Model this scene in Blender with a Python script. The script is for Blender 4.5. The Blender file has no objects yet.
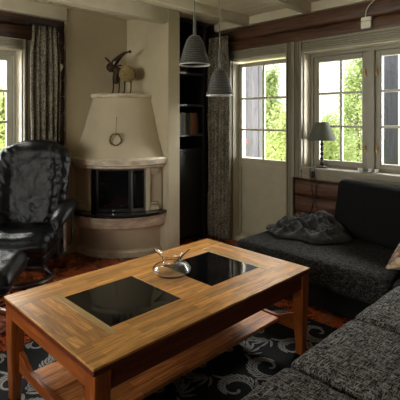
import bpy, bmesh, math, random
from math import sin, cos, pi, radians, sqrt, exp
from mathutils import Vector, Matrix, noise
random.seed(7)
SC = bpy.context.scene
COL = SC.collection

# ------------------------------------------------------------------ materials
def nd(nt, typ, **kw):
    n = nt.nodes.new(typ)
    for k, v in kw.items():
        if k.startswith('i_'):
            n.inputs[k[2:].replace('_', ' ')].default_value = v
        else:
            setattr(n, k, v)
    return n

def new_mat(name):
    m = bpy.data.materials.new(name); m.use_nodes = True
    nt = m.node_tree
    b = nt.nodes['Principled BSDF']
    return m, nt, b

def coords(nt, scale=(1, 1, 1), rot=(0, 0, 0), kind='Object'):
    tc = nt.nodes.new('ShaderNodeTexCoord'); mp = nt.nodes.new('ShaderNodeMapping')
    mp.inputs['Scale'].default_value = scale; mp.inputs['Rotation'].default_value = rot
    nt.links.new(tc.outputs[kind], mp.inputs['Vector'])
    return mp.outputs['Vector']

def noise_tex(nt, vec, scale, detail=4, rough=.6, dist=0):
    n = nd(nt, 'ShaderNodeTexNoise'); n.inputs['Scale'].default_value = scale
    n.inputs['Detail'].default_value = detail; n.inputs['Roughness'].default_value = rough
    n.inputs['Distortion'].default_value = dist
    nt.links.new(vec, n.inputs['Vector']); return n.outputs['Fac']

def ramp(nt, fac, stops, interp='LINEAR'):
    r = nt.nodes.new('ShaderNodeValToRGB'); r.color_ramp.interpolation = interp
    e = r.color_ramp.elements
    while len(e) < len(stops): e.new(.5)
    for i, (p, c) in enumerate(stops):
        e[i].position = p; e[i].color = (*c, 1)
    nt.links.new(fac, r.inputs['Fac']); return r.outputs['Color']

def mixc(nt, fac, a, b, mode='MIX'):
    m = nt.nodes.new('ShaderNodeMix'); m.data_type = 'RGBA'; m.blend_type = mode
    for k, v in ((0, fac), (6, a), (7, b)):
        if isinstance(v, (int, float)): m.inputs[k].default_value = v
        elif isinstance(v, tuple): m.inputs[k].default_value = (*v, 1)
        else: nt.links.new(v, m.inputs[k])
    return m.outputs[2]

def mathn(nt, op, a, b=0.):
    m = nt.nodes.new('ShaderNodeMath'); m.operation = op
    for k, v in ((0, a), (1, b)):
        if isinstance(v, (int, float)): m.inputs[k].default_value = v
        else: nt.links.new(v, m.inputs[k])
    return m.outputs[0]

def bump(nt, b, h, strength=.3, dist=.01):
    n = nt.nodes.new('ShaderNodeBump'); n.inputs['Strength'].default_value = strength
    n.inputs['Distance'].default_value = dist
    nt.links.new(h, n.inputs['Height']); nt.links.new(n.outputs['Normal'], b.inputs['Normal'])

def simple(name, c, rough=.5, metal=0, var=.15, nscale=8, bstr=0, bscale=60, spec=.5, coat=0, stretch=(1, 1, 1)):
    m, nt, b = new_mat(name)
    v = coords(nt, stretch)
    f = noise_tex(nt, v, nscale)
    lo = tuple(x*(1-var) for x in c); hi = tuple(min(1, x*(1+var)) for x in c)
    nt.links.new(ramp(nt, f, [(.3, lo), (.7, hi)]), b.inputs['Base Color'])
    b.inputs['Roughness'].default_value = rough; b.inputs['Metallic'].default_value = metal
    b.inputs['Specular IOR Level'].default_value = spec; b.inputs['Coat Weight'].default_value = coat
    if bstr: bump(nt, b, noise_tex(nt, v, bscale), bstr, .003)
    return m

def wood(name, dark, light, axis=0, rough=.35, grain=14, knots=False, staves=None, coat=.0):
    """grain runs along axis; staves=(length, width) gives glued blocks of differing tone"""
    m, nt, b = new_mat(name)
    sc = [grain*1.0]*3; sc[axis] = grain*.09
    v = coords(nt, tuple(sc))
    n1 = noise_tex(nt, v, 3.0, 6, .65, 1.2)
    col = ramp(nt, n1, [(.34, dark), (.52, tuple((x+y)/2 for x, y in zip(dark, light))), (.68, light)])
    if staves:
        L, Wd = staves
        rot = (0, 0, 0) if axis == 0 else (0, 0, radians(90))
        bv = coords(nt, (1, 1, 1), rot)
        br = nd(nt, 'ShaderNodeTexBrick'); nt.links.new(bv, br.inputs['Vector'])
        br.inputs['Scale'].default_value = 1; br.inputs['Brick Width'].default_value = L
        br.inputs['Row Height'].default_value = Wd; br.inputs['Mortar Size'].default_value = .0006
        br.inputs['Bias'].default_value = 0
        br.inputs['Color1'].default_value = (.78, .74, .66, 1); br.inputs['Color2'].default_value = (1.32, 1.27, 1.15, 1)
        br.inputs['Mortar'].default_value = (.5, .42, .33, 1); br.offset = .37
        col = mixc(nt, 1., col, br.outputs['Color'], 'MULTIPLY')
    if knots:
        kv = coords(nt, tuple(.55 if i == axis else 2.6 for i in range(3)))
        vo = nd(nt, 'ShaderNodeTexVoronoi'); vo.inputs['Scale'].default_value = 2.2
        nt.links.new(kv, vo.inputs['Vector'])
        kf = ramp(nt, vo.outputs['Distance'], [(.05, (0, 0, 0)), (.13, (1, 1, 1))])
        col = mixc(nt, kf, tuple(x*.35 for x in dark), col)
    nt.links.new(col, b.inputs['Base Color'])
    b.inputs['Roughness'].default_value = rough; b.inputs['Coat Weight'].default_value = coat
    b.inputs['Coat Roughness'].default_value = .27
    bump(nt, b, n1, .12, .002)
    return m

def plaster(name, c):
    m, nt, b = new_mat(name); v = coords(nt)
    n = noise_tex(nt, v, 2.2, 5, .6); n2 = noise_tex(nt, v, 55, 4, .7)
    nt.links.new(ramp(nt, n, [(.3, tuple(x*.88 for x in c)), (.7, tuple(x*1.08 for x in c))]), b.inputs['Base Color'])
    b.inputs['Roughness'].default_value = .85; bump(nt, b, n2, .25, .004)
    return m

def tweed(name, dark, light, amt=.5):
    m, nt, b = new_mat(name)
    a = noise_tex(nt, coords(nt, (190, 34, 120)), 1, 2, .6)
    c = noise_tex(nt, coords(nt, (34, 190, 120)), 1, 2, .6)
    mx = mathn(nt, 'MAXIMUM', a, c)
    fine = noise_tex(nt, coords(nt), 260, 2, .8)
    s = mathn(nt, 'ADD', mathn(nt, 'MULTIPLY', mx, .65), mathn(nt, 'MULTIPLY', fine, .35))
    nt.links.new(ramp(nt, s, [(.49, dark), (.55, tuple((a_+b_)*.4 for a_, b_ in zip(dark, light))), (.64, light)]), b.inputs['Base Color'])
    b.inputs['Roughness'].default_value = .95; b.inputs['Specular IOR Level'].default_value = .15
    b.inputs['Sheen Weight'].default_value = .0
    bump(nt, b, s, .6, .004)
    return m

M = {}
M['plaster'] = plaster('warm_plaster', (.56, .48, .335))
M['hood'] = plaster('hood_plaster', (.60, .515, .365))
M['marble'] = simple('cream_stone', (.68, .59, .45), .4, var=.32, nscale=9, bstr=.15, stretch=(1, 1, 3))
M['cream'] = simple('cream_paint', (.56, .50, .37), .45, var=.06, bstr=.05)
M['ceil'] = simple('ceiling_paint', (.70, .63, .48), .5, var=.05, nscale=3)
M['taupe'] = simple('taupe_paint', (.27, .24, .175), .42, var=.08, nscale=5, stretch=(4, 4, 1))
M['sash'] = simple('sash_paint', (.30, .275, .215), .4, var=.06)
M['bars'] = simple('glazing_bar_paint', (.50, .48, .41), .4, var=.05)
M['door'] = simple('door_paint', (.40, .36, .26), .42, var=.06)
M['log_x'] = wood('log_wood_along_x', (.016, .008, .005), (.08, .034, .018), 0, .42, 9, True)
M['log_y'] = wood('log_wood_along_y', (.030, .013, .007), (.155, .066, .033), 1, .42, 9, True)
M['black_stone'] = simple('black_stone', (.012, .011, .011), .12, var=.3, coat=.3)
M['black_metal'] = simple('black_iron', (.015, .014, .014), .4, metal=.6)
M['grey_metal'] = simple('grey_iron', (.16, .16, .155), .4, metal=.5)
M['steel'] = simple('brushed_steel', (.55, .55, .55), .25, metal=1, var=.05)
M['brass'] = simple('brass', (.6, .38, .14), .3, metal=1, var=.1)
M['soot'] = simple('firebrick', (.03, .022, .018), .9)
M['leather_black_cord'] = simple('cord_black', (.01, .01, .01), .5)
M['white_plastic'] = simple('white_plastic', (.72, .68, .55), .4, var=.04)
M['shelf_black'] = simple('black_shelf', (.010, .009, .010), .5, var=.2)
M['shelf_edge'] = simple('grey_shelf_board', (.075, .07, .068), .4, var=.2)
M['oak'] = wood('oak_staves', (.46, .18, .038), (.97, .53, .16), 0, .36, 18, False, (.31, .042), .5)
M['oak_y'] = wood('oak_staves_across', (.45, .18, .04), (.94, .52, .18), 1, .36, 18, False, (.26, .042), .5)
M['oak_strip'] = wood('oak_light_strip', (.55, .34, .13), (.72, .50, .22), 1, .27, 14, coat=.35)
M['oak_strip_x'] = wood('oak_light_strip_along', (.55, .34, .13), (.72, .50, .22), 0, .27, 14, coat=.35)
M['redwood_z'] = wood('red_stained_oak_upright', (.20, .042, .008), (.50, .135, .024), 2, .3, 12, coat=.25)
M['redwood_x_shaded'] = wood('red_stained_oak_rail_shaded', (.09, .018, .008), (.22, .05, .018), 0, .3, 12, coat=.25)  # same red oak as ends and legs, shade of the long sides coloured in
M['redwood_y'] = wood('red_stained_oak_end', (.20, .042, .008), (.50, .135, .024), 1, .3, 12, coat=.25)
M['shelf_oak'] = wood('red_oak_shelf', (.34, .10, .025), (.80, .33, .11), 0, .26, 14, False, (.26, .045), .35)
M['smoked'] = simple('smoked_glass', (.006, .006, .007), .05, var=.05, spec=.28, coat=0)
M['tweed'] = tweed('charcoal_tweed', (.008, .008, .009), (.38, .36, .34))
M['tweed_shaded'] = tweed('charcoal_tweed_shaded', (.002, .002, .002), (.075, .072, .068))  # same charcoal tweed, its colour darkened for the shade on the wall sofa
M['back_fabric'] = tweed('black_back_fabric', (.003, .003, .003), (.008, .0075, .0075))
M['base_fabric'] = simple('black_base_cloth', (.012, .012, .012), .95, var=.2, bstr=.3, bscale=200, spec=.1)
M['shade_green'] = simple('green_grey_shade', (.10, .105, .08), .8, var=.08, bstr=.2, bscale=200)
M['dark_wood'] = wood('dark_turned_wood', (.012, .007, .005), (.05, .028, .02), 2, .3)
M['bark'] = simple('bark', (.16, .11, .07), .9, bstr=.6, bscale=20)
M['wicker'] = simple('straw_coil', (.30, .21, .085), .8, var=.45, nscale=60, bstr=.8, bscale=90)
M['rust'] = simple('dark_rusty_iron', (.045, .022, .014), .6, var=.4, metal=.4)
M['rust_white'] = simple('worn_white_tin', (.35, .30, .26), .6)
M['ring_wood'] = simple('twig_ring', (.16, .11, .06), .9, var=.3, nscale=60, bstr=.6)
M['grass'] = simple('meadow', (.30, .36, .12), .95, var=.4, nscale=6)
M['plank_violet'] = wood('weathered_grey_violet_boards', (.10, .095, .115), (.20, .185, .21), 2, .8, 6)
M['plank_blue'] = wood('dark_blue_grey_boards', (.02, .023, .035), (.05, .056, .078), 2, .7, 6)
M['white_trim'] = simple('white_outdoor_paint', (.8, .8, .78), .5, var=.03)
M['clay'] = simple('clay_pot', (.45, .20, .12), .8)
M['petal'] = simple('red_petals', (.55, .06, .07), .6, var=.3)
M['green_leaf'] = simple('plain_leaf', (.12, .25, .05), .6)
M['roofing'] = simple('grey_deck_boards', (.32, .29, .25), .8, var=.2)

def mk_leather():
    m, nt, b = new_mat('black_leather'); v = coords(nt)
    n = noise_tex(nt, v, 9, 5, .6, .6)
    nt.links.new(ramp(nt, n, [(.35, (.003, .0032, .0036)), (.75, (.007, .0075, .009))]), b.inputs['Base Color'])
    b.inputs['Roughness'].default_value = .30; b.inputs['Specular IOR Level'].default_value = .29
    vo = nd(nt, 'ShaderNodeTexVoronoi'); vo.inputs['Scale'].default_value = 600; nt.links.new(v, vo.inputs['Vector'])
    w = noise_tex(nt, v, 22, 4, .6, 1.5)
    h = mathn(nt, 'ADD', mathn(nt, 'MULTIPLY', vo.outputs['Distance'], .12), w)
    bump(nt, b, h, .35, .010); return m
M['leather'] = mk_leather()

def mk_glass(name, tint=(1, 1, 1), refl=.10):
    m, nt, b = new_mat(name); nt.nodes.remove(b)
    out = nt.nodes['Material Output']
    t = nd(nt, 'ShaderNodeBsdfTransparent'); t.inputs['Color'].default_value = (*tint, 1)
    g = nd(nt, 'ShaderNodeBsdfGlossy'); g.inputs['Roughness'].default_value = .02
    fr = nd(nt, 'ShaderNodeFresnel'); fr.inputs['IOR'].default_value = 1.3
    mx = nd(nt, 'ShaderNodeMixShader')
    nt.links.new(fr.outputs[0], mx.inputs[0]); nt.links.new(t.outputs[0], mx.inputs[1]); nt.links.new(g.outputs[0], mx.inputs[2])
    nt.links.new(mx.outputs[0], out.inputs['Surface']); return m
M['pane'] = mk_glass('window_pane', (.97, .98, .97))

def mk_clear():
    m, nt, b = new_mat('clear_blown_glass')
    b.inputs['Base Color'].default_value = (1, 1, 1, 1); b.inputs['Roughness'].default_value = .01
    b.inputs['Transmission Weight'].default_value = 1; b.inputs['IOR'].default_value = 1.48
    return m
M['clear'] = mk_clear()

def mk_shade():
    m, nt, b = new_mat('smoky_ribbed_glass'); nt.nodes.remove(b); out = nt.nodes['Material Output']
    v = coords(nt, (1, 1, 1))
    wv = nd(nt, 'ShaderNodeTexWave'); wv.bands_direction = 'Z'; wv.inputs['Scale'].default_value = 26
    wv.inputs['Distortion'].default_value = .6; nt.links.new(v, wv.inputs['Vector'])
    p = nd(nt, 'ShaderNodeBsdfPrincipled'); p.inputs['Roughness'].default_value = .3
    nt.links.new(ramp(nt, wv.outputs['Fac'], [(.2, (.06, .058, .054)), (.8, (.15, .145, .135))]), p.inputs['Base Color'])
    t = nd(nt, 'ShaderNodeBsdfTransparent'); t.inputs['Color'].default_value = (.75, .75, .75, 1)
    mx = nd(nt, 'ShaderNodeMixShader'); mx.inputs[0].default_value = .34
    nt.links.new(p.outputs[0], mx.inputs[1]); nt.links.new(t.outputs[0], mx.inputs[2])
    nt.links.new(mx.outputs[0], out.inputs['Surface']); return m
M['shade_glass'] = mk_shade()
M['shade_rim'] = simple('frosted_rim', (.5, .48, .44), .3, var=.05)

def mk_leaves(name, a, c):
    m, nt, b = new_mat(name); nt.nodes.remove(b); out = nt.nodes['Material Output']
    f = noise_tex(nt, coords(nt), 2.5, 3)
    col = ramp(nt, f, [(.3, a), (.7, c)])
    d = nd(nt, 'ShaderNodeBsdfDiffuse'); t = nd(nt, 'ShaderNodeBsdfTranslucent')
    nt.links.new(col, d.inputs['Color']); nt.links.new(col, t.inputs['Color'])
    mx = nd(nt, 'ShaderNodeMixShader'); mx.inputs[0].default_value = .5
    nt.links.new(d.outputs[0], mx.inputs[1]); nt.links.new(t.outputs[0], mx.inputs[2])
    nt.links.new(mx.outputs[0], out.inputs['Surface']); return m
M['leaves'] = mk_leaves('yellow_green_leaves', (.50, .58, .20), (.80, .84, .45))
M['leaves2'] = mk_leaves('soft_green_leaves', (.40, .50, .20), (.70, .76, .42))

def mk_floor():
    m, nt, b = new_mat('rust_slate_tiles'); v = coords(nt)
    br = nd(nt, 'ShaderNodeTexBrick'); nt.links.new(v, br.inputs['Vector'])
    br.inputs['Scale'].default_value = 1; br.inputs['Brick Width'].default_value = .4; br.inputs['Row Height'].default_value = .4
    br.offset = 0; br.inputs['Mortar Size'].default_value = .004
    br.inputs['Color1'].default_value = (.75, .7, .7, 1); br.inputs['Color2'].default_value = (1.25, 1.1, 1, 1)
    n = noise_tex(nt, v, 9, 8, .72, 1.2); n2 = noise_tex(nt, v, 40, 6, .7, .8)
    s = mathn(nt, 'ADD', mathn(nt, 'MULTIPLY', n, .6), mathn(nt, 'MULTIPLY', n2, .4))
    c = ramp(nt, s, [(.38, (.014, .006, .006)), (.455, (.09, .020, .010)), (.52, (.40, .085, .022)), (.58, (.22, .10, .045)), (.65, (.48, .30, .15))])
    c = mixc(nt, 1., c, br.outputs['Color'], 'MULTIPLY')
    mort = ramp(nt, br.outputs['Fac'], [(.4, (0, 0, 0)), (.6, (1, 1, 1))])
    c = mixc(nt, mort, c, (.30, .20, .14))
    nt.links.new(c, b.inputs['Base Color']); b.inputs['Roughness'].default_value = .22
    bump(nt, b, mathn(nt, 'SUBTRACT', s, mathn(nt, 'MULTIPLY', br.outputs['Fac'], .3)), .3, .006)
    return m
M['floor'] = mk_floor()

def mk_curtain():
    m, nt, b = new_mat('speckled_taupe_curtain')
    v = coords(nt); n = noise_tex(nt, v, 75, 4, .75); big = noise_tex(nt, v, 12, 2)
    s = mathn(nt, 'ADD', mathn(nt, 'MULTIPLY', n, .8), mathn(nt, 'MULTIPLY', big, .2))
    nt.links.new(ramp(nt, s, [(.43, (.070, .058, .045)), (.60, (.31, .27, .205))]), b.inputs['Base Color'])
    b.inputs['Roughness'].default_value = .9; b.inputs['Specular IOR Level'].default_value = .1
    bump(nt, b, n, .3, .003); return m
M['curtain'] = mk_curtain()

def mk_blanket():
    m, nt, b = new_mat('dark_knit_blanket'); v = coords(nt)
    n = noise_tex(nt, v, 120, 4, .8); w = noise_tex(nt, v, 10, 3)
    s = mathn(nt, 'ADD', mathn(nt, 'MULTIPLY', n, .6), mathn(nt, 'MULTIPLY', w, .4))
    nt.links.new(ramp(nt, s, [(.4, (.004, .0035, .0035)), (.66, (.040, .036, .034))]), b.inputs['Base Color'])
    b.inputs['Roughness'].default_value = .9; b.inputs['Sheen Weight'].default_value = .1; bump(nt, b, n, .7, .006); return m
M['blanket'] = mk_blanket()

def mk_patch():
    m, nt, b = new_mat('patchwork_cloth')
    vo = nd(nt, 'ShaderNodeTexVoronoi'); vo.inputs['Scale'].default_value = 32; nt.links.new(coords(nt), vo.inputs['Vector'])
    sp = nt.nodes.new('ShaderNodeSeparateColor'); nt.links.new(vo.outputs['Color'], sp.inputs[0])
    c = ramp(nt, sp.outputs[0], [(0, (.42, .30, .17)), (.3, (.20, .095, .045)), (.5, (.55, .44, .30)), (.75, (.28, .17, .17)), (.9, (.16, .17, .14))], 'CONSTANT')
    e = ramp(nt, vo.outputs['Distance'], [(.5, (1, 1, 1)), (.8, (.35, .3, .28))])
    nt.links.new(mixc(nt, 1., c, e, 'MULTIPLY'), b.inputs['Base Color']); b.inputs['Roughness'].default_value = .9
    return m
M['patch'] = mk_patch()
M['rug_black'] = simple('black_rug_pile', (.014, .014, .015), .95, var=.35, nscale=200, bstr=.5, bscale=400, spec=.1)
M['rug_grey'] = simple('grey_rug_pattern', (.24, .23, .215), .95, var=.35, nscale=120, bstr=.5, bscale=400, spec=.1)

# ------------------------------------------------------------------ mesh builder
class MB:
    def __init__(s): s.bm = bmesh.new(); s.mi = 0
    def face(s, vs):
        try:
            f = s.bm.faces.new(vs); f.material_index = s.mi; return f
        except ValueError: return None
    def box(s, x0, x1, y0, y1, z0, z1, mat=None):
        P = [(x0, y0, z0), (x1, y0, z0), (x1, y1, z0), (x0, y1, z0), (x0, y0, z1), (x1, y0, z1), (x1, y1, z1), (x0, y1, z1)]
        v = [s.bm.verts.new(mat @ Vector(p) if mat else p) for p in P]
        for q in ((0, 3, 2, 1), (4, 5, 6, 7), (0, 1, 5, 4), (1, 2, 6, 5), (2, 3, 7, 6), (3, 0, 4, 7)): s.face([v[i] for i in q])
        return s
    def rings(s, rings, cap=True, closed=False):
        R = [[s.bm.verts.new(p) for p in r] for r in rings]
        n = len(R[0]); m = len(R)
        for i in range(m if closed else m-1):
            a, b = R[i], R[(i+1) % m]
            for j in range(n): s.face([a[j], a[(j+1) % n], b[(j+1) % n], b[j]])
        if cap and not closed: s.face(list(reversed(R[0]))); s.face(R[-1])
        return s
    def tube(s, path, rad, n=10, squash=None, closed=False):
        """squash: (width factor, height factor) about the up axis"""
        path = [Vector(p) for p in path]; out = []
        for i, p in enumerate(path):
            if closed: t = (path[(i+1) % len(path)]-path[i-1])
            else: t = path[min(i+1, len(path)-1)]-path[max(i-1, 0)]
            t.normalize()
            up = Vector((0, 0, 1)) if abs(t.z) < .9 else Vector((0, 1, 0))
            a = t.cross(up).normalized(); b = a.cross(t).normalized()
            r = rad[i] if isinstance(rad, (list, tuple)) else rad
            sx, sy = squash if squash else (1, 1)
            out.append([p+a*(cos(2*pi*k/n)*r*sx)+b*(sin(2*pi*k/n)*r*sy) for k in range(n)])
        return s.rings(out, closed=closed)
    def cyl(s, p0, p1, r0, r1=None, n=16): return s.tube([p0, p1], [r0, r0 if r1 is None else r1], n)
    def lathe(s, prof, c=(0, 0, 0), n=32, cap=True):
        return s.rings([[(c[0]+r*cos(2*pi*k/n), c[1]+r*sin(2*pi*k/n), c[2]+z) for k in range(n)] for r, z in prof], cap)
    def prism(s, pts, y0, y1, axes=(0, 2, 1)):
        """polygon pts in axes[0],axes[1], extruded on axes[2]"""
        def mk(p, e):
            q = [0, 0, 0]; q[axes[0]] = p[0]; q[axes[1]] = p[1]; q[axes[2]] = e; return q
        return s.rings([[mk(p, y0) for p in pts], [mk(p, y1) for p in pts]])
    def pillow(s, c, size, r, n=(12, 12, 4), deform=None, M4=None):
        """rounded box with radius r; deform(u,v,w,point)->point, u,v,w in -1..1"""
        hx, hy, hz = size[0]/2, size[1]/2, size[2]/2; r = min(r, hx, hy, hz)
        vs = {}
        def V(i, j, k):
            if (i, j, k) in vs: return vs[(i, j, k)]
            u, v, w = 2*i/n[0]-1, 2*j/n[1]-1, 2*k/n[2]-1
            def e(t, h):   # push samples towards the rounded rims
                return t*h
            p = Vector((e(u, hx), e(v, hy), e(w, hz)))
            q = Vector((max(-hx+r, min(hx-r, p.x)), max(-hy+r, min(hy-r, p.y)), max(-hz+r, min(hz-r, p.z))))
            d = p-q
            if d.length > 1e-9: p = q+d.normalized()*min(r, d.length) if sum(1 for x in d if abs(x) > 1e-9) > 1 or d.length > r else p
            if deform: p = Vector(deform(u, v, w, p))
            p = p+Vector(c)
            if M4: p = M4 @ p
            vs[(i, j, k)] = s.bm.verts.new(p); return vs[(i, j, k)]
        a, b, c_ = n
        for i in range(a):
            for j in range(b):
                s.face([V(i, j, 0), V(i, j+1, 0), V(i+1, j+1, 0), V(i+1, j, 0)])
                s.face([V(i, j, c_), V(i+1, j, c_), V(i+1, j+1, c_), V(i, j+1, c_)])
        for i in range(a):
            for k in range(c_):
                s.face([V(i, 0, k), V(i+1, 0, k), V(i+1, 0, k+1), V(i, 0, k+1)])
                s.face([V(i, b, k), V(i, b, k+1), V(i+1, b, k+1), V(i+1, b, k)])
        for j in range(b):
            for k in range(c_):
                s.face([V(0, j, k), V(0, j, k+1), V(0, j+1, k+1), V(0, j+1, k)])
                s.face([V(a, j, k), V(a, j+1, k), V(a, j+1, k+1), V(a, j, k+1)])
        return s
    def grid(s, nx, ny, fn):
        R = [[s.bm.verts.new(fn(i/nx, j/ny)) for j in range(ny+1)] for i in range(nx+1)]
        for i in range(nx):
            for j in range(ny): s.face([R[i][j], R[i+1][j], R[i+1][j+1], R[i][j+1]])
        return s
    def build(s, name, mats, parent=None, smooth=True, bev=0, sub=0, angle=35, solid=0, loc=None):
        me = bpy.data.meshes.new(name)
        bmesh.ops.recalc_face_normals(s.bm, faces=s.bm.faces)
        if loc is not None: bmesh.ops.translate(s.bm, verts=s.bm.verts, vec=-Vector(loc))
        s.bm.to_mesh(me); s.bm.free()
        for m in (mats if isinstance(mats, (list, tuple)) else [mats]): me.materials.append(m)
        if smooth:
            me.shade_smooth(); me.set_sharp_from_angle(angle=radians(angle))
        o = bpy.data.objects.new(name, me); COL.objects.link(o)
        if parent: o.parent = parent
        if loc is not None: o.location = loc
        if bev:
            b = o.modifiers.new('bevel', 'BEVEL'); b.width = bev; b.segments = 2; b.limit_method = 'ANGLE'; b.angle_limit = radians(40)
        if solid:
            b = o.modifiers.new('solid', 'SOLIDIFY'); b.thickness = solid; b.offset = -1
        if sub:
            b = o.modifiers.new('sub', 'SUBSURF'); b.levels = sub; b.render_levels = sub
        return o

def thing(name, label, cat, loc=(0, 0, 0), rz=0, group=None):
    o = bpy.data.objects.new(name, None); COL.objects.link(o); o.empty_display_size = .1
    o.location = loc; o.rotation_euler = (0, 0, rz); o['label'] = label; o['category'] = cat
    if group: o['group'] = group
    return o
def tag(o, label, cat, group=None):
    o['label'] = label; o['category'] = cat
    if group: o['group'] = group
    return o
def struct(o): o['kind'] = 'structure'; return o
def sempty(name, loc):
    o = bpy.data.objects.new(name, None); COL.objects.link(o); o.location = loc; o['kind'] = 'structure'; return o
def fbm(x, y, z=0, o=4): return noise.fractal(Vector((x, y, z)), .8, 2.0, o)

# ------------------------------------------------------------------ the room shell
RX, LY, ZC = 3.58, 3.96, 2.45          # inner faces of the window walls, ceiling height
X0, Y0 = -1.7, -1.7
struct(MB().box(X0, RX+.22, Y0, LY+.25, -.1, 0).build('floor', M['floor'], smooth=False))
cm = MB().box(X0, RX+.22, Y0, LY+.25, ZC+.012, ZC+.12)
x = X0
while x < RX+.2:
    cm.box(x+.003, x+.117, Y0, LY+.2, ZC, ZC+.013); x += .12
struct(cm.build('ceiling', M['ceil'], bev=.003))

def logs_x(face, outer, x0, x1, holes, name):      # log wall whose face lies at Y=face
    mb = MB(); h = .1631; z = -.053
    while z < ZC:
        z1 = min(z+h, ZC+.02); spans = [(x0, x1)]
        for a, b, c, d in holes:
            if z1 > c+.01 and z < d-.01:
                zz0, zz1 = c, d
                ns = []
                for s0, s1 in spans:
                    if b <= s0 or a >= s1: ns.append((s0, s1)); continue
                    if s0 < a: ns.append((s0, a))
                    if b < s1: ns.append((b, s1))
                    if z < c: mb.box(a, b, face+.012, outer, z, c)
                    if z1 > d: mb.box(a, b, face+.012, outer, d, z1)
                spans = ns
        for s0, s1 in spans:
            prof = [(face+.030, z), (face+.014, z+.006), (face+.004, z+.020), (face, z+.04), (face, z1-.04), (face+.004, z1-.020), (face+.014, z1-.006), (face+.030, z1), (outer, z1), (outer, z)]
            mb.prism(prof, s0, s1, (1, 2, 0))
        z = z1
    return mb
def logs_y(face, outer, y0, y1, holes):
    mb = logs_x(face, outer, y0, y1, holes, '')
    for v in mb.bm.verts: v.co.x, v.co.y = v.co.y, v.co.x
    return mb
DOOR = (2.38, 3.12); WINR = (.98, 2.204); WZ0, WZ1 = .875, 2.0
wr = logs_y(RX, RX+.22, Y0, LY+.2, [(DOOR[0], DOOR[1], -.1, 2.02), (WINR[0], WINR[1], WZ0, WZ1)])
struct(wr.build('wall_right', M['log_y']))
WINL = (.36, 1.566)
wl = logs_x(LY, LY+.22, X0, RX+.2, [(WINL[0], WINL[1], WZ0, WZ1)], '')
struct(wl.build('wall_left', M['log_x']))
# side wall behind the left shoulder of the camera, with a wide window; rear wall
ws = logs_y(X0, X0-.2, Y0-.2, LY+.2, [(.1, 3.3, .75, 2.1)])
struct(ws.build('wall_side', M['log_y']))
wb = logs_x(Y0, Y0-.2, X0-.2, RX+.2, [], '')
struct(wb.build('wall_rear', M['log_x']))

# alcove: plaster panel, partition with post
struct(MB().box(1.985, 2.75, 3.925, 3.985, 0, ZC).build('wall_alcove', M['plaster'], bev=.004))
pm = MB().box(2.71, 2.855, 3.235, 3.95, 0, ZC).box(2.705, 2.86, 3.205, 3.238, 0, ZC)
struct(pm.build('wall_partition', M['plaster'], bev=.006))

# ceiling beams and cornices
def beam(n, y0, y1, x1, z0):
    struct(MB().box(X0, x1, y0, y1, z0, ZC+.005).build('trim_%d' % n, M['cream'], bev=.006))
beam(1, 3.21, 3.32, 2.706, 2.31)
for i, y in enumerate((2.84, 2.09, 1.34, .59, -.16, -.91)): beam(2+i, y, y+.085, 3.53, 2.358)
struct(MB().box(3.53, RX+.03, Y0, 3.36, 2.362, ZC+.004).build('trim_8', M['cream'], bev=.006))
struct(MB().box(X0, 1.984, 3.90, LY+.03, 2.325, ZC+.004).build('trim_9', M['cream'], bev=.006))
struct(MB().box(3.565, 3.60, Y0, .97, .0, .09).build('baseboard_right', M['taupe'], bev=.004))
struct(MB().box(X0, 1.984, 3.945, 3.975, .0, .09).build('baseboard_left', M['taupe'], bev=.004))

# ---- windows and door.  frame(): everything is drawn in (along, out, z) and mapped onto its wall
def mapper(wall):
    if wall == 'R': return lambda mb: [setattr(v, 'co', Vector((v.co.y, v.co.x, v.co.z))) for v in mb.bm.verts]
    return lambda mb: None
def casing_bar(mb, a0, a1, z0, z1, face, vertical, inner_sign):
    """fluted casing, steps run along the bar; drawn with 'along' on x"""
    w = (a1-a0) if vertical else (z1-z0)
    steps = [(0, 1, .020), (0, .18, .048), (.24, .36, .036), (.42, .54, .036), (.60, .72, .036), (.80, 1, .042)]
    for s0, s1, t in steps:
        if inner_sign < 0: s0, s1 = 1-s1, 1-s0
        if vertical: mb.box(a0+w*s0, a0+w*s1, face-t, face+.012, z0, z1)
        else: mb.box(a0, a1, face-t, face+.012, z0+w*s0, z0+w*s1)
def glazed(parent, mp, u0, u1, z0, z1, out, stile, cols, rows, framemat, name='sash', t=.045):
    mb = MB()
    mb.box(u0, u0+stile, out, out+t, z0, z1).box(u1-stile, u1, out, out+t, z0, z1)
    mb.box(u0+stile, u1-stile, out, out+t, z0, z0+stile).box(u0+stile, u1-stile, out, out+t, z1-stile, z1)
    mp(mb); s = mb.build(name, framemat, parent, bev=.004)
    gu0, gu1, gz0, gz1 = u0+stile, u1-stile, z0+stile, z1-stile
    mb = MB(); w = .011
    for c in cols: mb.box(c-w, c+w, out+.006, out+.036, gz0, gz1)
    for r in rows: mb.box(gu0, gu1, out+.004, out+.038, r-w, r+w)
    for a in ((gu0-.004, gu0+.007, gz0, gz1), (gu1-.007, gu1+.004, gz0, gz1)): mb.box(a[0], a[1], out+.005, out+.037, a[2], a[3])
    for a in ((gz0-.004, gz0+.007), (gz1-.007, gz1+.004)): mb.box(gu0, gu1, out+.005, out+.037, a[0], a[1])
    mp(mb); mb.build('glazing_bars', M['bars'], s, bev=.002)
    mb = MB().box(gu0-.002, gu1+.002, out+.019, out+.022, gz0-.002, gz1+.002); mp(mb); mb.build('pane', M['pane'], s, smooth=False)
    return s
def latch(parent, mp, u, z, out):
    mb = MB().box(u-.008, u+.008, out-.012, out+.002, z-.025, z+.025); mb.cyl((u, out-.02, z-.006), (u, out-.02, z+.045), .005, n=8)
    mp(mb); mb.build('latch', M['brass'], parent)

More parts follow.
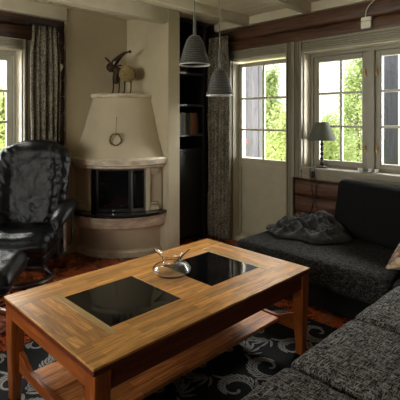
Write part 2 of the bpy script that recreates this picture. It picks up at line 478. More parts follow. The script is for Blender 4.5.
# right window
mp = mapper('R')
w1 = sempty('window_1', (0, 0, 0))
mb = MB()
casing_bar(mb, 2.204, 2.305, .78, 2.105, RX, True, 1)
casing_bar(mb, WINR[0]-.1, WINR[0], .78, 2.105, RX, True, -1)
casing_bar(mb, WINR[0], WINR[1], 2.0, 2.105, RX, False, 1)
mp(mb); mb.build('casing', M['taupe'], w1, bev=.003)
mb = MB()
mb.box(WINR[0], WINR[1], RX-.055, 3.80, .862, .888); mb.box(WINR[0], WINR[1], RX-.035, RX+.01, .83, .864)
mb.box(WINR[0], WINR[1], RX-.045, RX+.01, .806, .83); mb.box(WINR[0], WINR[1], RX-.03, RX+.01, .78, .806)
mp(mb); mb.build('window_sill', M['taupe'], w1, bev=.003)
mb = MB()
mb.box(WINR[1]-.012, WINR[1]+.02, RX-.01, 3.79, .888, 2.0); mb.box(WINR[0]-.02, WINR[0]+.012, RX-.01, 3.79, .888, 2.0)
mb.box(WINR[0], WINR[1], RX-.01, 3.79, 1.988, 2.02)
mp(mb); mb.build('reveal', M['cream'], w1, bev=.002)
mb = MB()
mb.box(2.165, 2.192, 3.685, 3.78, .888, 1.988); mb.box(.992, 1.02, 3.685, 3.78, .888, 1.988)
mb.box(1.02, 2.165, 3.685, 3.78, 1.955, 1.988); mb.box(1.02, 2.165, 3.685, 3.78, .888, .902)
mb.box(1.560, 1.625, 3.678, 3.78, .902, 1.955)
mp(mb); mb.build('window_frame', M['sash'], w1, bev=.004)
glazed(w1, mp, 1.628, 2.163, .903, 1.953, 3.70, .046, [1.885], [1.595, 1.281], M['sash'])
glazed(w1, mp, 1.022, 1.557, .903, 1.953, 3.70, .046, [1.285], [1.595, 1.281], M['sash'])
for u in (1.644, 1.543):
    for z in (1.08, 1.76): latch(w1, mp, u, z, 3.70)

# glazed door
d1 = sempty('door_1', (0, 0, 0))
mb = MB()
casing_bar(mb, 2.305, 2.38, .0, 2.105, RX, True, -1)
casing_bar(mb, 3.115, 3.2, .0, 2.105, RX, True, 1)
casing_bar(mb, 2.38, 3.115, 2.015, 2.105, RX, False, 1)
mp(mb); mb.build('casing', M['taupe'], d1, bev=.003)
mb = MB()
mb.box(3.105, 3.13, RX-.01, 3.79, 0, 2.0); mb.box(2.37, 2.385, RX-.01, 3.79, 0, 2.0); mb.box(2.385, 3.105, RX-.01, 3.79, 1.995, 2.03)
mb.box(2.385, 3.105, RX-.02, 3.79, 0, .02)
mp(mb); mb.build('reveal', M['cream'], d1, bev=.002)
lf = glazed(d1, mp, 2.39, 3.10, .87, 1.975, 3.66, .036, [2.757], [1.577, 1.231], M['door'], 'door_leaf', .05)
mb = MB()
mb.box(2.39, 2.44, 3.66, 3.71, .025, .869); mb.box(3.065, 3.10, 3.66, 3.71, .025, .869)
mb.box(2.44, 3.065, 3.66, 3.71, .025, .07); mb.box(2.44, 3.065, 3.66, 3.71, .82, .869); mb.box(2.44, 3.065, 3.675, 3.70, .07, .82)
mp(mb); mb.build('lower_panel', M['door'], lf, bev=.005)

# left window
mp = mapper('L')
w2 = sempty('window_2', (0, 0, 0))
mb = MB()
casing_bar(mb, 1.566, 1.66, .78, 2.09, LY, True, 1)
casing_bar(mb, WINL[0]-.1, WINL[0], .78, 2.09, LY, True, -1)
casing_bar(mb, WINL[0], WINL[1], 2.0, 2.09, LY, False, 1)
mb.build('casing', M['taupe'], w2, bev=.003)
MB().box(WINL[0], WINL[1], LY-.055, 4.17, .862, .888).box(WINL[0], WINL[1], LY-.035, LY+.01, .78, .862).build('window_sill', M['taupe'], w2, bev=.003)
mb = MB().box(WINL[1]-.012, WINL[1]+.02, LY-.01, 4.17, .888, 2.0).box(WINL[0]-.02, WINL[0]+.012, LY-.01, 4.17, .888, 2.0)
mb.box(WINL[0], WINL[1], LY-.01, 4.17, 1.988, 2.02).build('reveal', M['cream'], w2, bev=.002)
mb = MB().box(1.528, 1.553, 4.08, 4.16, .888, 1.988).box(.373, .40, 4.08, 4.16, .888, 1.988).box(.40, 1.528, 4.08, 4.16, 1.955, 1.988)
mb.box(.40, 1.528, 4.08, 4.16, .888, .902).box(.935, .995, 4.07, 4.16, .902, 1.955).build('window_frame', M['bars'], w2, bev=.004)
glazed(w2, mp, .998, 1.526, .903, 1.953, 4.095, .044, [1.26], [1.614, 1.322], M['bars'])
glazed(w2, mp, .403, .932, .903, 1.953, 4.095, .044, [.667], [1.614, 1.322], M['bars'])

# wide window in the side wall and a small one behind
w3 = sempty('window_3', (0, 0, 0)); mp = mapper('R')
for a, b in ((.12, 1.18), (1.18, 2.22), (2.22, 3.28)): glazed(w3, mp, a, b, .76, 2.09, X0-.12, .05, [], [], M['bars'])

# ------------------------------------------------------------------ fireplace (corner at 2.71, 3.925; local -y faces the room)
fp = thing('fireplace', 'rounded cream plaster corner fireplace with black firebox and black stone hearth slab', 'fireplace', (2.708, 3.923, 0), radians(-45))
def bow(w, s, z, n=28, wall=.0):
    R = (w*w+s*s)/(2*s); a = math.asin(min(1, w/R)); pts = [(0, -wall-.006, z)]
    for i in range(n+1):
        t = -a+2*a*i/n
        pts.append((R*sin(t), -(w+.006+(R*cos(t)-(R-s))), z))
    return pts
def bowstack(prof): return MB().rings([bow(w, s, z) for z, w, s in prof])
bowstack([(0, .425, .19), (.055, .425, .19), (.068, .418, .183), (.072, .41, .178), (.30, .41, .178)]).build('base_drum', M['hood'], fp, angle=25)
bowstack([(.001, .432, .197), (.05, .432, .197), (.062, .424, .19)]).build('plinth', M['marble'], fp, angle=25)
bowstack([(.284, .41, .18), (.287, .452, .225), (.300, .460, .240), (.306, .466, .245), (.36, .474, .252), (.39, .479, .256), (.402, .482, .262), (.412, .482, .262)]).build('hearth_band', M['marble'], fp, angle=25)
bowstack([(.413, .485, .272), (.418, .49, .28), (.437, .49, .28), (.443, .486, .274)]).build('hearth_slab', M['black_stone'], fp, angle=25)
bowstack([(.868, .455, .24), (.88, .468, .255), (.900, .470, .257), (.910, .486, .272), (.958, .490, .276), (.972, .484, .268)]).build('mantel_band', M['marble'], fp, angle=25)
hp = [(.972, .455, .24), (1.03, .435, .228), (1.12, .408, .212), (1.25, .372, .19), (1.38, .345, .172), (1.50, .316, .157), (1.565, .303, .15)]
hood = bowstack(hp).build('hood', M['hood'], fp, angle=25)
bowstack([(1.565, .303, .15), (1.575, .316, .165), (1.602, .318, .168), (1.610, .312, .162)]).build('hood_cap', M['marble'], fp, angle=25)
# back body inside the firebox storey
mb = MB().prism([(0, -.01), (-.40, -.41), (-.40, -.44), (-.19, -.44), (-.16, -.30), (.16, -.30), (.19, -.44), (.40, -.44), (.40, -.41)], .443, .873, (0, 1, 2))
mb.build('firebox_back', M['soot'], fp, smooth=False)
for sgn in (-1, 1):
    mb = MB()
    def q(u0, v0, u1, v1, z0, z1, d0, d1):
        """a block along the line u0,v0 -> u1,v1 with depth d0..d1 behind it"""
        a = Vector((u0*sgn, -v0, 0)); b = Vector((u1*sgn, -v1, 0)); t = (b-a).normalized(); nn = Vector((-t.y, t.x, 0))
        if nn.y < 0: nn = -nn
        P = [a+nn*d0, b+nn*d0, b+nn*d1, a+nn*d1]
        mb.rings([[(p.x, p.y, z0) for p in P], [(p.x, p.y, z1) for p in P]])
    e_ = .0 if sgn > 0 else .035
    q(.295-e_, .535+e_*.6, .44, .455, .443, .873, .0, .05)
    q(.295-e_, .565+e_*.4, .335-e_, .545+e_*.4, .443, .873, .0, .08)
    q(.335, .545, .42, .50, .443, .50, .0, .08); q(.345, .54, .41, .50, .50, .53, .01, .08)
    q(.335, .545, .42, .50, .825, .873, .0, .08); q(.345, .54, .41, .50, .795, .825, .01, .08)
    mb.build('pilaster', M['hood'], fp, bev=.008)
# firebox doors: three facets of dark glass in iron frames
def facet(u0, v0, u1, v1, mat, nm, label=None):
    a = Vector((u0, -v0, 0)); b = Vector((u1, -v1, 0)); t = (b-a); L = t.length; t.normalize(); nn = Vector((-t.y, t.x, 0))
    if nn.y < 0: nn = -nn
    Mx = Matrix(((t.x, nn.x, 0, a.x), (t.y, nn.y, 0, a.y), (0, 0, 1, 0), (0, 0, 0, 1)))
    mb = MB(); w = .022
    for bx in ((0, w, .445, .87), (L-w, L, .445, .87), (w, L-w, .445, .475), (w, L-w, .845, .87)): mb.box(bx[0], bx[1], 0, .02, bx[2], bx[3], Mx)
    f = mb.build(nm, mat, fp, bev=.003)
    MB().box(w-.002, L-w+.002, .008, .014, .473, .847, Mx).build('glass', M['smoked'], f, smooth=False)
    return f, Mx, L
f1, Mx, L = facet(-.185, .615, .150, .615, M['black_metal'], 'firebox_door')
for lx, lz in ((.085, .505), (.245, .505), (.165, .462)):
    p = Mx @ Vector((lx, 0, lz)); MB().cyl(p, p+Vector((0, -.012, 0)), .006, n=10).build('knob', M['steel'], f1)
facet(-.262, .548, -.190, .612, M['black_metal'], 'firebox_door')
f3, Mx3, L3 = facet(.155, .612, .292, .545, M['grey_metal'], 'firebox_door')
MB().box(.034, L3-.034, -.004, .004, .50, .82, Mx3).build('iron_grille', M['black_metal'], f3, bev=.003)
# local fireplace point -> world
FR = Matrix.Translation((2.708, 3.923, 0)) @ Matrix.Rotation(radians(-45), 4, 'Z')
# ring wreath hanging on the hood
wp = FR @ Vector((.008, -.633, 1.15))
wt = thing('hanging_wreath', 'small twig ring hanging by a cord on the fireplace hood', 'wreath', tuple(wp), radians(-45))
mb = MB(); random.seed(3)
for k in range(5):
    ph = random.random()*6
    mb.tube([((.055+.004*sin(5*t+ph))*cos(t), .003*cos(4*t+ph)-.002, (.055+.004*sin(5*t+ph))*sin(t)) for t in [2*pi*i/36 for i in range(36)]], .0055, 6, closed=True)
for k in range(18):
    t = 2*pi*k/18; mb.cyl((.055*cos(t), -.002, .055*sin(t)), (.076*cos(t+.25), -.008, .076*sin(t+.25)), .0028, .001, 5)
mb.build('ring', M['ring_wood'], wt)
mb = MB(); mb.tube([(0, 0, .05), (0, .022, .12), (0, .040, .21)], .0022, 6); mb.lathe([(.001, 0), (.006, .002), (.006, .006), (.001, .008)], (0, .040, .208), 8)
mb.build('cord', M['ring_wood'], wt)

# sheep figurine on the hood
sp = FR @ Vector((0, -.36, 1.611))
sp.z += .002
sh = thing('sheep_figurine', 'straw-bodied sheep figurine with dark iron legs and long pointed hat on fireplace hood', 'figurine', tuple(sp), radians(-45))
mb = MB(); c = Vector((.074, 0, .200)); n1, n2 = 36, 26
rg = []
for i in range(1, n2):
    th = pi*i/n2; rr = 1+.035*cos(th*26)
    rg.append([(c.x+.092*sin(th)*cos(2*pi*k/n1)*rr, c.y+.075*sin(th)*sin(2*pi*k/n1)*rr, c.z+.082*cos(th)*rr) for k in range(n1)])
mb.rings(rg).build('body', M['wicker'], sh)
for (x, y, r) in ((-.070, -.02, .009), (-.018, .02, .008), (.046, -.02, .008), (.104, .02, .008)):
    MB().tube([(x, y, .16), (x+.002, y, .06), (x-.004, y, .01), (x-.02, y-.004, .003)], [r, r*.8, r*.8, r], 8).build('leg', M['rust'], sh)
MB().tube([(-.030, 0, .24), (-.048, 0, .17), (-.045, 0, .10)], [.040, .036, .020], 10).build('chest', M['rust'], sh)
mb = MB(); rg = []
for i in range(1, 12):
    th = pi*i/12; rg.append([(-.092+.052*sin(th)*cos(2*pi*k/18), -.012+.043*sin(th)*sin(2*pi*k/18), .270+.052*cos(th)) for k in range(18)])
hd = mb.rings(rg).tube([(-.065, 0, .26), (-.02, 0, .225)], [.038, .045], 12).build('head', M['rust'], sh)
MB().tube([(-.10, 0, .315), (-.135, 0, .350), (-.160, 0, .375)], [.014, .019, .009], 8, (1, .6)).build('ear', M['rust'], hd)
MB().tube([(-.03, 0, .285), (.0, 0, .292), (.018, 0, .285)], [.012, .014, .006], 8, (1, .6)).build('ear', M['rust'], hd)
MB().tube([(-.075, 0, .305), (-.040, 0, .345), (-.002, 0, .385), (.045, 0, .420), (.085, 0, .430)], [.040, .031, .022, .014, .008], 12).build('hat', M['rust'], sh)
MB().tube([(-.095, -.008, .325), (-.052, -.008, .305)], [.020, .038], 12).build('hat_band', M['rust_white'], sh)
mb = MB(); rg = []
for i in range(1, 8):
    th = pi*i/8; rg.append([(.098+.018*sin(th)*cos(2*pi*k/12), .017*sin(th)*sin(2*pi*k/12), .432+.017*cos(th)) for k in range(12)])
mb.rings(rg).build('bobble', M['rust'], sh)

# ------------------------------------------------------------------ bookcase in the recess
bc = thing('bookcase', 'tall black built-in bookcase in recess behind fireplace post', 'bookcase', (2.86, 3.36, 0))
mb = MB().box(0, .02, 0, .55, 0, 2.44).box(.50, .545, 0, .55, 0, 2.44).box(.02, .50, .53, .55, 0, 2.44).box(.02, .50, 0, .53, 2.40, 2.44)
mb.build('carcass', M['shelf_black'], bc, bev=.003)
for z in (1.158, 1.488, 1.84): MB().box(.02, .50, .012, .53, z, z+.022).build('shelf', M['shelf_edge'], bc, bev=.002)
MB().box(.022, .498, .03, .05, .06, 1.0).box(.05, .47, .022, .03, .1, .96).build('lower_door', M['shelf_black'], bc, bev=.004)
MB().box(.02, .50, .03, .53, 1.0, 1.02).build('lower_top', M['shelf_black'], bc)
bcols = [('dark red', (.16, .03, .025), .225), ('pale grey', (.22, .22, .20), .235), ('black', (.02, .02, .02), .22), ('grey-green', (.14, .15, .12), .23),
         ('black with a grey tint', (.04, .04, .04), .24), ('olive', (.17, .16, .09), .235), ('very dark brown', (.03, .02, .015), .225), ('dark green', (.03, .045, .035), .215),
         ('tan', (.35, .22, .11), .238), ('orange-brown', (.36, .15, .06), .232), ('rust brown', (.26, .11, .05), .24), ('dark grey', (.06, .055, .06), .236)]
bx = 2.90; order = ['leftmost', 'second from left', 'third from left', 'fourth from left', 'fifth from left', 'sixth from left', 'seventh from left', 'eighth from left', 'ninth from left', 'third from right', 'second from right', 'rightmost']
random.seed(5)
for i, (cn, c, h) in enumerate(bcols):
    w = .026+.008*random.random()
    bt = thing('book', '%s book, %s in the bookcase row' % (cn, order[i]), 'book', (bx+w/2, 3.385, 1.181), 0, 'books on the lower shelf of the bookcase')
    MB().box(-w/2, w/2, 0, .165, 0, .0).bm.free()
    mb = MB().box(-w/2, -w/2+.003, 0, .165, 0, h).box(w/2-.003, w/2, 0, .165, 0, h).box(-w/2+.003, w/2-.003, 0, .004, 0, h)
    mb.box(-w/2+.002, w/2-.002, -.001, .001, h*.72, h*.76)
    mb.build('cover', simple('cover_'+cn.replace(' ', '_'), c, .6, var=.15), bt, bev=.0015)
    MB().box(-w/2+.0035, w/2-.0035, .0045, .158, .003, h-.004).build('pages', simple('paper', (.5, .45, .35), .9), bt, smooth=False)
    bx += w+.0025
# things on the upper shelves
mb = MB(); random.seed(9)
mb.lathe([(.03, 0), (.045, .02), (.05, .06), (.048, .12), (.04, .16), (.042, .17), (.036, .17), (.034, .155)], (0, 0, 0), 24)
tag(mb.build('jar', simple('speckled_jar', (.06, .045, .04), .5, var=.9, nscale=70), loc=(2.96, 3.44, 1.511)), 'dark speckled jar on the bookcase shelf above the books', 'jar').data.transform(Matrix.Translation((2.96, 3.44, 1.511)))
bt = thing('box', 'small pale box on the top bookcase shelf', 'box', (2.945, 3.43, 1.863))
MB().box(-.03, .03, -.03, .06, 0, .10).build('carton', M['white_plastic'], bt, bev=.003); MB().box(-.032, .032, -.032, .062, .085, .104).build('lid', M['shelf_edge'], bt, bev=.002)
bt = thing('box', 'dark red box beside the pale box on the top bookcase shelf', 'box', (3.10, 3.45, 1.863))
rd = simple('dark_red_card', (.10, .015, .012), .6)
MB().box(-.07, .07, -.03, .10, 0, .08).build('carton', rd, bt, bev=.003); MB().box(-.073, .073, -.033, .103, .06, .09).build('lid', rd, bt, bev=.003)

# ------------------------------------------------------------------ curtains
def curtain(name, label, p0, p1, depth_dir, z0, z1, nf, amp, grp):
    a = Vector(p0); b = Vector(p1); L = (b-a).length; t = (b-a).normalized(); nn = Vector(depth_dir)
    o = thing(name, label, 'curtain', (a.x, a.y, 0), 0, grp)
    def fn(u, v):
        z = z1+(z0-z1)*v; gather = 1-.13*exp(-((v-.0)/.10)**2)+.03*sin(v*9)
        uu = .5+(u-.5)*gather
        ph = u*nf*2*pi+.8*sin(u*7)
        d = amp*(.55+.45*v)*sin(ph)+amp*.35*sin(ph*.5+2+v)+.012*fbm(u*6, v*3)
        p = t*(uu*L)+nn*(d+.02); return (p.x, p.y, z)
    MB().grid(nf*16, 30, fn).build('cloth', M['curtain'], o, solid=.003)
    for k in range(nf+1):
        p = t*(L*(.07+.86*k/nf))+nn*.02; MB().tube([(p.x, p.y, z1-.01), (p.x, p.y, z1+.02)], .006, 8).build('hook', M['black_metal'], o)
    mb = MB(); e0 = t*-.02+nn*.02; e1 = t*(L+.03)+nn*.02
    mb.tube([(e0.x, e0.y, z1+.022), (e1.x, e1.y, z1+.022)], .010, 10)
    e2 = e0-nn*.09; mb.tube([(e0.x+t.x*.06, e0.y+t.y*.06, z1+.022), (e0.x+t.x*.06-nn.x*.12, e0.y+t.y*.06-nn.y*.12, z1+.022)], .006, 8)
    mb.build('rail', M['black_metal'], o)
curtain('curtain', 'long speckled taupe curtain beside the left window, behind the leather armchair', (1.59, 3.86, 0), (1.875, 3.855, 0), (0, -1, 0), .04, 2.215, 5, .030, None)
curtain('curtain', 'long speckled taupe curtain between the black bookcase and glazed door', (3.455, 3.345, 0), (3.455, 3.03, 0), (-1, 0, 0), .03, 2.262, 6, .030, None)
# small wall bracket by the left curtain
bk = thing('wall_bracket', 'small cream wall bracket beside the left curtain', 'bracket', (1.905, 3.945, 1.79))
MB().box(-.018, .018, -.012, 0, 0, .17).build('back_plate', M['white_plastic'], bk, bev=.003)
MB().prism([(.0, .12), (.045, .085), (.040, .065), (.0, .0)], -.035, -.011, (0, 2, 1)).build('arm', M['white_plastic'], bk, bev=.003)

# ------------------------------------------------------------------ pendants
def pendant(label, loc, z0, z1, rod, r):
    o = thing('pendant_lamp', label, 'lamp', (loc[0], loc[1], ZC))
    f = lambda z: z-ZC
    H = z1-z0
    prof = [(.034, 1), (.044, .94), (.057, .78), (.069, .58), (.079, .38), (.087, .20), (r, .03)]
    prof = [(a*r/.095, f(z0+H*b)) for a, b in prof]
    inner = [(a-.003, z) for a, z in reversed(prof)]
    n = 40
    MB().rings([[(a*cos(2*pi*k/n), a*sin(2*pi*k/n), z) for k in range(n)] for a, z in prof+inner], cap=False, closed=True).build('lamp_shade', M['shade_glass'], o)
    pr = [(r-.001, f(z0+H*.05)), (r+.003, f(z0+H*.04)), (r+.003, f(z0)), (r-.004, f(z0)), (r-.004, f(z0+H*.05))]
    MB().rings([[(a*cos(2*pi*k/n), a*sin(2*pi*k/n), z) for k in range(n)] for a, z in pr], cap=False, closed=True).build('rim', M['shade_rim'], o)
    MB().lathe([(.004, f(z1-.01)), (.036*r/.095, f(z1-.004)), (.034*r/.095, f(z1+.004)), (.012, f(z1+.012)), (.0105, f(z1+.02)), (.0105, f(rod)), (.004, f(rod+.01))], n=20).build('socket_tube', M['grey_metal'], o)
    MB().lathe([(.014, f(z1-.06)), (.016, f(z1-.05)), (.016, f(z1-.005)), (.005, f(z1))], n=16).build('lamp_holder', M['black_metal'], o)
    MB().cyl((0, 0, f(rod+.005)), (0, 0, -.02), .003, n=8).build('cord', M['grey_metal'], o)
    MB().lathe([(.045, 0), (.045, -.008), (.03, -.025), (.006, -.03)], n=24).build('ceiling_rose', M['grey_metal'], o)
pendant('smoky glass bell pendant lamp, the left and higher one of the pair', (1.868, 1.95), 1.695, 1.877, 2.02, .099)
pendant('smoky glass bell pendant lamp, the right and lower one of the pair', (2.300, 2.13), 1.522, 1.715, 1.865, .099)

# ------------------------------------------------------------------ coffee table
ct = thing('coffee_table', 'oak coffee table with two black glass inlays and a lower shelf on black rug', 'table', (1.435, 1.682, .0128))
HX, HY = .695, .4125; T = .488; TH = .010
GX0, GX1, GY = .104, .491, .201
top = MB().box(-.104, .104, -.2005, .2005, T-TH, T).build('tabletop', M['oak'], ct, bev=.002)
for sg in (-1, 1): MB().box(-HX, HX, min(sg*.255, sg*.4125), max(sg*.255, sg*.4125), T-TH+.0002, T+.0002).build('long_board', M['oak'], top, bev=.002)
MB().box(-HX+.002, HX-.002, -HY+.002, HY-.002, T-.032, T-TH-.0005).build('sub_top', M['redwood_x_shaded'], ct, bev=.002)
for sg in (-1, 1): MB().box(min(sg*HX, sg*.525), max(sg*HX, sg*.525), -.2545, .2545, T-TH, T).build('end_board', M['oak_y'], top, bev=.002)
for sg in (-1, 1): MB().box(min(sg*.492, sg*.5245), max(sg*.492, sg*.5245), -.2545, .2545, T-TH, T).build('edge_strip', M['oak_strip'], top, bev=.0015)
for sg in (-1, 1): MB().box(-.4915, .4915, min(sg*.201, sg*.2545), max(sg*.201, sg*.2545), T-TH, T).build('long_strip', M['oak'], top, bev=.0015)
for sg in (-1, 1):
    a, b = sorted((sg*.1045, sg*.4915))
    MB().box(a, b, -.2003, .2003, T-.0098, T-.001).build('glass_inlay', M['smoked'], top, smooth=False)
for a in (-HY+.008, HY-.028): MB().box(-HX+.03, HX-.03, a, a+.02, T-.105, T-.033).build('long_apron', M['redwood_x_shaded'], ct, bev=.002)
for a in (-HX+.010, HX-.030): MB().box(a, a+.02, -HY+.03, HY-.03, T-.095, T-.033).build('end_apron', M['redwood_y'], ct, bev=.002)
for sx in (-1, 1):
    for sy in (-1, 1):
        ox, oy = sx*(HX-.006), sy*(HY-.004); rg = []
        for z, w, e in ((T-.033, .070, 0), (.33, .066, -.001), (.22, .060, -.004), (.12, .052, -.008), (.05, .046, -.010), (.0, .044, -.010)):
            x1, y1 = ox+sx*e, oy+sy*e; x2, y2 = x1-sx*w, y1-sy*w
            rg.append([(x1, y1, z), (x2, y1, z), (x2, y2, z), (x1, y2, z)])
        MB().rings(rg).build('leg', M['redwood_z'], ct, bev=.004)
for sx in (-1, 1):      # end rails that carry the shelf; their top edge sweeps up into the legs
    pts = []
    for i in range(21):
        y = -.345+.69*i/20; d = (abs(y)-.22)/.125; d = max(0, min(1, d)); pts.append((y, .178+.05*(3*d*d-2*d**3)))
    pts += [(.345, .135), (-.345, .135)]
    a, b = sorted((sx*.627, sx*.650)); MB().prism(pts, a, b, (1, 2, 0)).build('end_rail', M['redwood_y'], ct, bev=.002)
MB().box(-.6265, .6265, -.245, .245, .150, .172).build('lower_shelf', M['shelf_oak'], ct, bev=.003)

# glass bowl on the table
gb = thing('glass_bowl', 'clear blown glass bowl with flared two-eared neck on the coffee table', 'bowl', (1.490, 1.735, .5005), radians(-45))
def bowlr(t, z):
    ear = max(0, (z-.088)/.047)
    r0 = {0: .030, .004: .055, .015: .085, .03: .101, .045: .104, .058: .092, .068: .068, .078: .051, .086: .049, .095: .053, .108: .062, .118: .071}
    return None
prof = [(.020, .0), (.055, .001), (.086, .012), (.102, .028), (.104, .042), (.093, .056), (.070, .066), (.053, .074), (.048, .083), (.051, .093), (.060, .104), (.070, .115)]
n = 56
def brings(off, rev=False):
    out = []
    for i, (r, z) in enumerate(prof):
        rr = max(.004, r-off); zz = z+(off if i < 3 else 0); ring = []
        for k in range(n):
            t = 2*pi*k/n; e = max(0, (z-.083)/.032); c2 = abs(cos(t))**6
            ring.append((rr*cos(t)*(1+.42*e*c2), rr*sin(t)*(1-.14*e), zz+.028*e*c2))
        out.append(ring)
    return out
rg = brings(0)+list(reversed(brings(.0045)))
MB().rings(rg).build('bowl_body', M['clear'], gb)

# ------------------------------------------------------------------ rug with scrolls
mb = MB(); mb.box(.30, 2.50, .80, 2.52, .0005, .011)
def strip(pts, wid, z=.0125):
    n = len(pts); L = []; R = []
    for i in range(n):
        p = Vector(pts[i]); t = Vector(pts[min(i+1, n-1)])-Vector(pts[max(i-1, 0)]); t.normalize(); q = Vector((-t.y, t.x))
        L.append(p+q*wid[i]); R.append(p-q*wid[i])
    for i in range(n-1):
        P = [L[i], L[i+1], R[i+1], R[i]]
        if all(.31 < p.x < 2.49 and .81 < p.y < 2.51 for p in P):
            mb.face([mb.bm.verts.new((p.x, p.y, z)) for p in P])
def scroll(cx, cy, s, rot, mir):
    def tf(x, y):
        x *= mir; return (cx+s*(x*cos(rot)-y*sin(rot)), cy+s*(x*sin(rot)+y*cos(rot)))
    def leaf(x, y, a, ln, curl, wd, k=8):
        lp = []; px, py = x, y
        for q in range(k+1):
            lp.append((px, py)); b = a+curl*q/k; px += ln/k*cos(b); py += ln/k*sin(b)
        strip([tf(*p) for p in lp], [s*wd*sin(pi*(.10+.90*q/k))**.75 for q in range(k+1)])
    sp = []
    for i in range(44):
        t = i/43; a = -1.5+5.9*t; r = .40*(1-t)**.65+.05; sp.append((r*cos(a), r*sin(a)))
    strip([tf(*p) for p in sp], [s*(.012+.028*(i/43)) for i in range(44)])
    for i in range(0, 30, 2):
        x, y = sp[i]; a = math.atan2(sp[i+1][1]-y, sp[i+1][0]-x)
        f = sin(pi*min(1, (i+5)/34))
        leaf(x+.03*cos(a-1.57), y+.03*sin(a-1.57), a-.75, .12+.20*f, .95, .030)
        if i < 20: leaf(x+.03*cos(a+1.57), y+.03*sin(a+1.57), a+.65, .08+.09*f, -.7, .022)
    for (x, y, ang, ln, cu) in ((.02, -.45, -.4, .55, .9), (.0, -.50, -.8, .50, .9), (-.05, -.52, -1.3, .42, .8), (.10, -.40, .0, .5, .7), (-.12, -.48, -2.0, .36, -.9)):
        leaf(x, y, ang, ln, cu, .040)
mb.mi = 1
j = 0; yy = .55
while yy < 2.6:
    xx = .42+(.26 if j % 2 else 0); k = 0
    while xx < 2.6:
        scroll(xx-.13, yy, .215, .3, 1); scroll(xx+.13, yy, .215, -.3, -1); xx += .52
    yy += .27; j += 1
tag(mb.build('area_rug', [M['rug_black'], M['rug_grey']], smooth=False), 'black area rug with grey scrolling leaf pattern under the coffee table', 'rug')

# ------------------------------------------------------------------ sofas
def puff(h, side=.0):
    def f(u, v, w, p):
        b = (1-abs(u)**3)*(1-abs(v)**3); z = p.z
        if w > 0: z += h*b
        k = 1+side*(1-abs(w)**2)
        q = Vector((p.x*(1+side*(1-v*v)*.5), p.y*(1+side*(1-u*u)*.5), z))
        return q+Vector((0, 0, .004*fbm(q.x*6+3, q.y*6, q.z*4)))
    return f
ns = thing('sofa', 'charcoal tweed sofa with separate seat cushions in the near right foreground', 'sofa', (1.32, .42, 0))
mb = MB()
mb.pillow((0, 0, .165), (2.14, .86, .24), .03, (20, 10, 5)); mb.build('seat_base', M['base_fabric'], ns)
for x in (-1.0, 1.0):
    for y in (-.35, .35): MB().box(x-.03, x+.03, y-.03, y+.03, .0, .05).build('leg', M['black_metal'], ns)
for a, b in ((.255, .775), (.782, 1.322), (1.328, 1.846), (1.852, 2.385)):
    MB().pillow(((a+b)/2-1.32, .035, .372), (b-a, .87, .155), .036, (26, 36, 8), puff(.014)).build('seat_cushion', M['tweed'], ns)
MB().pillow((0, -.53, .40), (2.14, .16, .72), .06, (30, 6, 16)).build('backrest', M['tweed'], ns)
MB().pillow((-1.14, -.04, .31), (.13, .94, .52), .05, (6, 20, 14)).build('armrest', M['tweed'], ns)

wsf = thing('sofa', 'shade-darkened charcoal tweed sofa along the window wall with tall black back cushion', 'sofa', (2.90, 1.25, 0))
mb = MB(); mb.pillow((.075, -.335, .135), (.74, 2.35, .19), .03, (12, 30, 5)); mb.build('seat_base', M['base_fabric'], wsf)
for x in (-.22, .38):
    for y in (-1.4, .75): MB().box(x-.03, x+.03, y-.03, y+.03, 0, .045).build('leg', M['black_metal'], wsf)
for a, b in ((-.285, .888), (-1.5, -.292)):
    MB().pillow((.025, (a+b)/2, .325), (.90, b-a, .185), .045, (24, 40, 8), puff(.010)).build('seat_cushion', M['tweed_shaded'], wsf)
R = Matrix.Translation((.315, .415, .43)) @ Matrix.Rotation(radians(-15), 4, 'Z') @ Matrix.Rotation(radians(10), 4, 'Y')
bcush = MB().pillow((.0, -.56, .215), (.15, 1.15, .44), .06, (8, 44, 22), lambda u, v, w, p: Vector((p.x+(.02*(1-v*v)*(1-w*w)*(1 if u > 0 else -1)), p.y, p.z)), R)
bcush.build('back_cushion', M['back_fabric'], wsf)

# blanket heaped on the wall sofa
bl = thing('throw_blanket', 'crumpled dark grey knitted blanket on the far end of the wall sofa', 'blanket', (3.02, 1.80, .432))
def bfn(u, v):
    x = (u-.5)*2; y = (v-.5)*2
    r = sqrt(x*x+y*y); a = math.atan2(y, x)
    # square to rounded footprint
    m = max(abs(x), abs(y)); k = m/max(r, 1e-6); x2, y2 = x*k, y*k; r2 = m
    edge = 1+.10*sin(3*a+1)+.06*sin(7*a)
    px, py = x2*.30*edge, y2*.31*edge
    env = (1-r2**2.6)
    fold = 1-abs(noise.noise(Vector((px*6.5+1.7, py*9+4.1, .3))))*2.0
    fold2 = 1-abs(noise.noise(Vector((px*17+8, py*12+2, 1.9))))*2.0
    z = env**.5*(.026+.066*max(0, fold)**1.4+.026*max(0, fold2))+.012*noise.noise(Vector((px*45, py*45, 2)))*env+.012*(1-r2)
    z += .055*exp(-((px-.16)**2+(py+.08)**2)/.02)*env
    return (px, py, max(.004, z))
MB().grid(90, 90, bfn).build('cloth', M['blanket'], bl, solid=.012).modifiers['solid'].offset = 1

# patchwork cushion at the right edge
pc = thing('patchwork_cushion', 'beige and brown patchwork cushion in the corner of the sofas at right edge', 'cushion', (2.705, .822, .455), 0)
def pil(u, v, w, p):
    k = (1-u*u)*(1-v*v); pinch = 1+.10*(abs(u*v))**2
    return Vector((p.x*pinch, p.y*pinch, (1 if p.z > 0 else -1)*(.006+.075*max(0, k)**.55) if abs(w) > .5 else p.z*.02))
Rt = Matrix.Translation((0, 0, .135)) @ Matrix.Rotation(radians(-26), 4, Vector((1, 1, 0)).normalized())
MB().pillow((0, 0, 0), (.38, .38, .1), .02, (24, 24, 2), pil, Rt).build('cushion_cover', M['patch'], pc)

